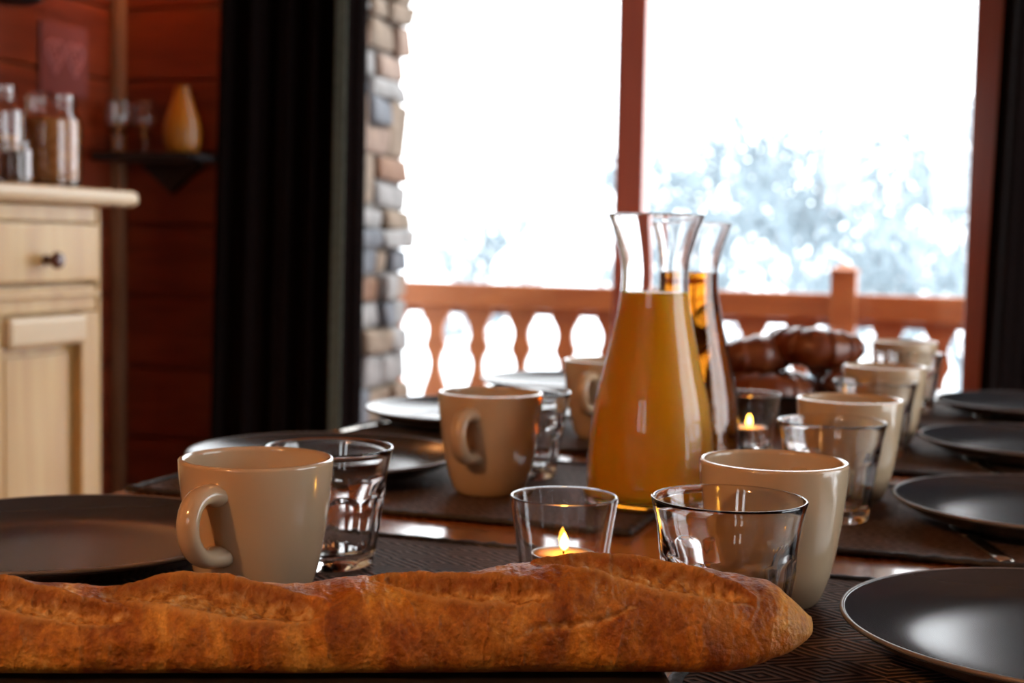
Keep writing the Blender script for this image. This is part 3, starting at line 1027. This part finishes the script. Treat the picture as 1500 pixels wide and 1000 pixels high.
# tumblers -------------------------------------------------------------
def tumbler_mesh():
    H, r = .0775, .0428
    NF = 9
    zr = [(0, .69), (.02, .715), (.06, .735), (.2, .775), (.4, .830), (.52, .862), (.58, .874), (.62, .880), (.66, .885), (.72, .897), (.82, .925), (.92, .965), (1.0, 1.0)]
    out = smooth_profile([(r * q, H * z_) for z_, q in zr], 4)
    def mod(rr, z_, a, idx):
        if idx >= n_out + 1: return rr
        zz = z_ / H
        ph = ((a * NF / (2 * PI)) % 1.0) - .5           # -.5..+.5 across one flute
        arch = .645 - .09 * (2 * abs(ph)) ** 2.2         # arched top of the flute
        k = min(max((arch - zz) / .05, 0), 1); k = k * k * (3 - 2 * k)
        kb_ = min(max((zz - .02) / .05, 0), 1)
        flute = .060 * (1 - (2 * abs(ph)) ** 2.0)
        return rr * (1 + .012 * k * kb_ - flute * k * kb_ * .95)
    n_out = len(out)
    inn = []
    for i in range(16):
        zz = 1 - i / 15 * .86
        q = float(np.interp(zz, [z_ for z_, _ in zr], [q_ for _, q_ in zr]))
        th = .0022 + .0028 * min(max((.75 - zz) / .2, 0), 1)
        inn.append((r * q - th, H * zz))
    pf = [(0, .0025)] + out + [(r - .0005, H + .0006), (r - .0015, H + .0006)] + inn + [(r * .50, H * .115), (0, H * .105)]
    return lathe(pf, 108, mod)
TUM = [((-.137, .768), 'faceted glass tumbler standing behind the baguette tip'),
       ((-.124, 1.146), 'faceted glass tumbler, second along the row of mugs on the curtain side'),
       ((-.121, 1.508), 'faceted glass tumbler beside the basket of croissants'),
       ((-.112, 1.945), 'faceted glass tumbler farthest along the row on the curtain side'),
       ((-.418, .845), 'faceted glass tumbler beside the mug with the showing handle, behind the baguette'),
       ((-.413, 1.238), 'faceted glass tumbler half hidden behind the mug next to the juice carafe')]
t0 = None
for i, (p, lb) in enumerate(TUM):
    if t0 is None:
        o = t0 = obj('glass_tumbler', tumbler_mesh(), 'glass', None, smooth=True)
    else:
        o = t0.copy(); link(o)
    o.location = (*p, ZM); o.rotation_euler = (0, 0, .37 * i + .1)
    tag(o, lb, 'tumbler', 'faceted glass tumblers')

# carafes -----------------------------------------------------------------
CPROF = [(.0455, .0), (.0505, .004), (.0520, .020), (.0518, .034), (.0502, .060), (.0460, .0886), (.0392, .117), (.0330, .145), (.0287, .168), (.0273, .187), (.0285, .203), (.0335, .222), (.0395, .2385)]
def carafe(loc, level, liq, label, name):
    e = empty('carafe', loc)
    tag(e, label, 'carafe', 'glass carafes of juice')
    out = smooth_profile(CPROF, 5)
    th = .0028
    inn = [(rr - th, zz) for rr, zz in out if zz > .008][::-1]
    pf = [(0, .0025)] + out + [(.0396, .2396), (.0385, .2400), (.0370, .2392)] + inn + [(.040, .0085), (0, .0095)]
    obj('carafe_glass', lathe(pf, 72), 'glass', e, smooth=True)
    lp = [(0, .0090), (.042, .0080)] + [(rr - th + .0005, zz) for rr, zz in out if .0082 < zz < level]
    rl = float(np.interp(level, [z_ for _, z_ in out], [r_ for r_, _ in out])) - th + .0005
    lp += [(rl, level), (rl - .0015, level - .0006), (0, level - .0008)]
    obj(name, lathe(lp, 64), liq, e, smooth=True)
    return e
carafe((-.271, 1.145, ZM), .176, 'juice', 'glass carafe filled with opaque orange juice, foremost on the table', 'orange_juice')
carafe((-.289, 1.368, ZM - .003), .192, 'apple_juice', 'glass carafe of clear amber apple juice behind the orange juice', 'apple_juice')

# candles -----------------------------------------------------------------
def candle(loc, label):
    e = empty('candle_glass', loc)
    tag(e, label, 'candle', 'tealights in glasses')
    H = .064
    out = smooth_profile([(.0225, 0), (.0240, .002), (.0262, .015), (.0295, .038), (.0328, .060), (.0333, H)], 5)
    inn = [(rr - .0022, zz) for rr, zz in out if zz > .010][::-1]
    obj('glass_cup', lathe([(0, .002)] + out + [(.0326, H + .0006), (.0316, H + .0004)] + inn + [(.021, .0100), (0, .0095)], 56), 'glass', e, smooth=True)
    zb = .0100
    obj('tin_cup', lathe([(0, zb), (.0186, zb), (.0190, zb + .001), (.0190, zb + .0185), (.0196, zb + .0188), (.0196, zb + .0192), (.0187, zb + .0191), (.0186, zb + .0016), (0, zb + .0012)], 40), 'tin', e, smooth=True)
    obj('wax', lathe([(0, zb + .0018), (.0184, zb + .0018), (.0184, zb + .0182), (.0176, zb + .0190), (.010, zb + .0186), (0, zb + .0184)], 36), 'wax', e, smooth=True)
    bm = bmesh.new(); tube(bm, [(0, 0, zb + .0170), (.0003, 0, zb + .0205), (.0008, 0, zb + .0225)], .0006, 6)
    obj('wick', bm, 'wick', e, smooth=True)
    fl = obj('flame', lathe(smooth_profile([(0, 0), (.0021, .0018), (.0027, .0042), (.0021, .0074), (.0009, .0102), (0, .0118)], 4), 20), 'flame', e, (.0006, 0, zb + .0206), smooth=True)
    return e
candle((-.249, .827, TABLE + .0003), 'tealight burning in a plain flared glass just behind the baguette')
candle((-.247, 1.487, TABLE + .0003), 'tealight burning in a plain flared glass in front of the croissants')

# croissants in a bowl ------------------------------------------------------
BX, BY = -.255, 1.80
bw = obj('bread_bowl', lathe([(0, .004), (.062, .004), (.066, .0)] + smooth_profile([(.070, 0), (.086, .010), (.097, .026), (.102, .040)], 5) + [(.1005, .0412), (.0985, .040)] + smooth_profile([(.0935, .027), (.083, .014), (.066, .0085)], 5) + [(0, .0085)], 56), 'black_bowl', None, (BX, BY, TABLE + .0003), smooth=True)
tag(bw, 'round black bowl holding the croissants', 'bowl')
def croissant_mesh(seed):
    r_ = random.Random(seed)
    bm = bmesh.new()
    n_, m_ = 84, 20
    Rc, half = .052, R(82 + r_.uniform(-6, 6))
    rings = []
    for i in range(n_ + 1):
        t = i / n_ * 2 - 1
        a = t * half
        env = max(1 - abs(t) ** 2.2, 0) ** .75
        seg = abs(t) * 4.3
        step = (seg % 1.0)
        rad = .0270 * (.16 + .84 * env) * (1 + .13 * (1 - step) ** 1.2 - .05)
        if i in (0, n_): rad *= .25
        c = Vector((Rc * math.cos(a) - Rc, Rc * math.sin(a), 0))
        rx = Vector((math.cos(a), math.sin(a), 0))
        ring = []
        for k in range(m_):
            b_ = 2 * PI * k / m_
            q = c + rx * (rad * math.cos(b_)) + Vector((0, 0, rad * .92 * math.sin(b_)))
            q += Vector((1, 1, 1)) * .0012 * noise.noise(q * 70 + Vector((seed, 0, 0)))
            ring.append(bm.verts.new(q))
        rings.append(ring)
    for A, B in zip(rings[:-1], rings[1:]):
        for k in range(m_):
            bm.faces.new((A[k], A[(k + 1) % m_], B[(k + 1) % m_], B[k]))
    bm.faces.new(rings[0][::-1]); bm.faces.new(rings[-1])
    return bm
def off(r_, f_, z_): return (r_ * .9455 - f_ * .3256, r_ * .3256 + f_ * .9455, z_)
CR = [(off(-.010, .045, .037), (3, 3, 109)), (off(-.026, -.044, .037), (-3, 3, -71)), (off(.080, .004, .052), (5, 8, 19)),
      (off(-.034, .010, .080), (6, -4, -58)), (off(.034, -.004, .092), (-4, 8, -88))]
CL = ['dark baked croissant low in the black bowl, behind the others', 'dark baked croissant resting low in the black bowl on the carafe side', 'dark baked croissant low in the black bowl on the side of the mugs',
      'topmost dark baked croissant of the pile, on the carafe side', 'dark baked croissant jutting out of the top of the pile towards the mugs']
for i, ((x, y, zc), rt, lb) in enumerate(zip([c[0] for c in CR], [c[1] for c in CR], CL)):
    o = obj('croissant', croissant_mesh(i + 1), 'croissant_crust', None, (BX + x, BY + y, TABLE + zc), tuple(R(v) for v in rt), smooth=True)
    tag(o, lb, 'croissant', 'croissants piled in the black bowl')

# ------------------------------------------------------------------ bread board and baguette
BA = Vector((-.585, .470)); BT = Vector((-.080, .679))
bd = (BT - BA); BL = bd.length; ang = math.atan2(bd.y, bd.x)
ZB = TABLE + .0042
brd = obj('bread_board', boxm(-.03, .4755, -.052, .052, 0, .0165, .003), 'board_wood', None, (BA.x, BA.y, ZB), (0, 0, ang))
tag(brd, 'narrow dark bread board under the baguette', 'board')

def bread_mesh():
    N, M = 700, 190
    rs = np.linspace(0, 1, N)
    X = BL * (1 - (1 - rs) ** 1.0)
    # height of the loaf along its length (metres from the left end)
    x0 = BL - .145 - .0                      # offset: camera-axis crossing
    hx_ = np.array([-.42, -.395, -.36, -.30, -.23, -.19, -.155, -.125, -.095, -.085, -.047, -.016, .0125, .041, .062, .078, .094, .109, .124, .136, .142, .146]) + (BL - .145)
    hz_ = np.array([.012, .018, .028, .036, .0370, .0340, .0375, .0375, .0350, .0385, .0400, .0425, .0475, .0485, .0475, .0460, .0445, .0420, .0370, .0305, .0255, .019])
    h = np.interp(X, hx_, hz_)
    ker = np.hanning(25); ker /= ker.sum()
    h = np.convolve(np.pad(h, 12, mode='edge'), ker, 'valid')
    tip = np.clip((BL - X) / .055, 0, 1); tail = np.clip(X / .06, 0, 1)
    w = .0315 * np.sqrt(1 - (1 - tip) ** 2.3 + 1e-6) * np.sqrt(1 - (1 - tail) ** 2.2 + 1e-6)
    lift = .0165 * np.clip((.055 - (BL - X)) / .055, 0, 1) ** 2.0
    ph = np.linspace(0, 2 * PI, M, endpoint=False)
    c, s = np.cos(ph), np.sin(ph)
    cc = np.sign(c) * np.abs(c) ** .85
    ss = np.where(s > 0, np.abs(s) ** .92, -np.abs(s) ** .55)
    V = np.zeros((N, M, 3))
    hh = np.maximum(h - lift, .002)
    V[:, :, 0] = X[:, None]
    V[:, :, 1] = w[:, None] * cc[None, :]
    V[:, :, 2] = lift[:, None] + hh[:, None] * (.42 + np.where(ss > 0, .58, .42)[None, :] * ss[None, :])
    psi = (ph - PI / 2 + PI) % (2 * PI) - PI      # 0 at top, + toward -y? (front is -y)
    # front (camera side) is -y: c<0 -> ph in (pi/2, 3pi/2) -> psi>0
    t = psi * .030
    toast = np.zeros((N, M)); crumb = np.zeros((N, M)); fold = np.zeros((N, M)); disp = np.zeros((N, M))
    xo = BL - .145
    # slashes: centre x (camera-right metres), half length, psi at left, psi at right (deg), half width, ear
    SL = [(-.315, .058, 0, 50, .010), (-.222, .054, 5, 52, .0095), (-.136, .054, 6, 46, .0125), (-.022, .044, 2, 50, .0085), (.062, .052, -10, 42, .0105)]
    for (xc, hl, p0, p1, w0) in SL:
        q = (X - xo - xc) / hl
        inside = np.clip(1 - q ** 2, 0, 1)
        ww = w0 * np.sqrt(inside) + 1e-5
        tc = np.radians(p0 + (p1 - p0) * (q + 1) / 2) * .030
        jag = np.array([.0012 * noise.noise((x * 340, xc * 50, 0)) + .0018 * noise.noise((x * 110, xc * 50, 3)) for x in X])
        u = (t[None, :] - tc[:, None] - jag[:, None]) / ww[:, None]
        act = (inside > 0.0)[:, None]
        depth = np.where(act & (np.abs(u) < 1), (1 - np.abs(u) ** 2.5), 0) * np.minimum(inside, .6)[:, None] / .6
        disp -= .0062 * depth
        crumb = np.maximum(crumb, np.clip(depth * 2.2, 0, 1))
        ear = np.exp(-((u + 1.10) / np.where(u > -1.10, .10, .40)) ** 2) * np.sqrt(inside)[:, None] * act
        disp += .0038 * ear
        toast = np.maximum(toast, np.clip((-.45 - u) / .25, 0, 1) * np.clip((1.4 + u) / .2, 0, 1) * act * np.sqrt(inside)[:, None] * .6)
        ear2 = np.exp(-((u - 1.08) / np.where(u < 1.08, .08, .28)) ** 2) * np.sqrt(inside)[:, None] * act
        disp += .0016 * ear2
        fold = np.maximum(fold, .8 * ear2)
        crest = np.exp(-((u + 1.10) / .09) ** 2) * np.sqrt(inside)[:, None] * act
        fold = np.maximum(fold, .75 * crest); toast = toast * (1 - .8 * crest)
        # shoulder of crust rising at the right end of every slash
        bump_ = np.exp(-((q - 1.25) / .30) ** 2)[:, None] * np.exp(-((t[None, :] - .010) / .022) ** 2)
        disp += .0022 * bump_
    # ragged tear in the front side
    TX = np.array([.002, .012, .024, .036, .046, .054]); TP = np.array([86, 80, 78, 76, 70, 60])
    xx = X - xo
    tcen = np.radians(np.interp(xx, TX, TP)) * .030
    env = np.clip(1 - ((xx - .029) / .028) ** 2, 0, 1)
    jag = np.array([.0010 * noise.noise((x * 400, 7, 0)) for x in X])
    u = (t[None, :] - tcen[:, None] - jag[:, None]) / (.0021 * np.sqrt(env)[:, None] + 1e-5)
    dtear = np.where((np.abs(u) < 1) & (env > 0)[:, None], 1 - np.abs(u) ** 2, 0)
    disp -= .0013 * dtear
    crumb = np.maximum(crumb, np.clip(dtear * 1.5, 0, 1) * .9)
    ridge = np.exp(-((np.abs(u) - 1.35) / .4) ** 2) * env[:, None]
    disp += .0005 * ridge
    # lumps, vertical folds
    for i in range(N):
        xi = X[i]
        for j in range(M):
            y_, z_ = V[i, j, 1], V[i, j, 2]
            p = Vector((xi, y_, z_))
            d = .0016 * noise.noise(p * 42) + .0008 * noise.noise(p * 120) + .00035 * noise.noise(p * 330)
            fv = noise.noise((xi * 95 + z_ * 22 + .8 * noise.noise(p * 60), z_ * 16, y_ * 8))
            cre = max(0.0, 1 - abs(fv) / .10)
            d -= .00035 * cre
            fold[i, j] = max(fold[i, j], .16 * cre * (1 - crumb[i, j]))
            if crumb[i, j] > .05:
                d += crumb[i, j] * (.0016 * noise.noise(p * 300) + .0008 * noise.noise(p * 700))
            disp[i, j] += d
    endf = np.clip((BL - X) / .02, 0, 1) * np.clip(X / .02, 0, 1)
    # normals of the cross section
    ny = cc * .8; nz_ = ss
    ln = np.sqrt(ny ** 2 + nz_ ** 2)
    ny, nz_ = ny / ln, nz_ / ln
    bottom = np.clip((V[:, :, 2] - .003) / .006, 0, 1)
    D = disp * endf[:, None] * bottom
    V[:, :, 1] += D * ny[None, :]
    V[:, :, 2] += D * nz_[None, :]
    verts = V.reshape(-1, 3)
    idx = np.arange(N * M).reshape(N, M)
    a = idx[:-1, :]; b_ = np.roll(idx, -1, axis=1)[:-1, :]; c_ = np.roll(idx, -1, axis=1)[1:, :]; d_ = idx[1:, :]
    faces = np.stack([a, d_, c_, b_], -1).reshape(-1, 4).tolist()
    faces.append(list(range(M)))
    faces.append(list(range((N - 1) * M, N * M))[::-1])
    me = bpy.data.meshes.new('baguette')
    me.from_pydata(verts.tolist(), [], faces)
    for nm, arr in (('crumb', crumb), ('fold', fold), ('toast', toast)):
        at = me.attributes.new(nm, 'FLOAT', 'POINT')
        at.data.foreach_set('value', np.clip(arr, 0, 1).reshape(-1).astype(np.float32))
    me.update()
    return me
bag = obj('baguette', bread_mesh(), 'bread_crust', None, (BA.x, BA.y, ZB + .0166), (0, 0, ang), smooth=True)
tag(bag, 'golden crusty baguette with slashed top lying across the table end', 'bread')
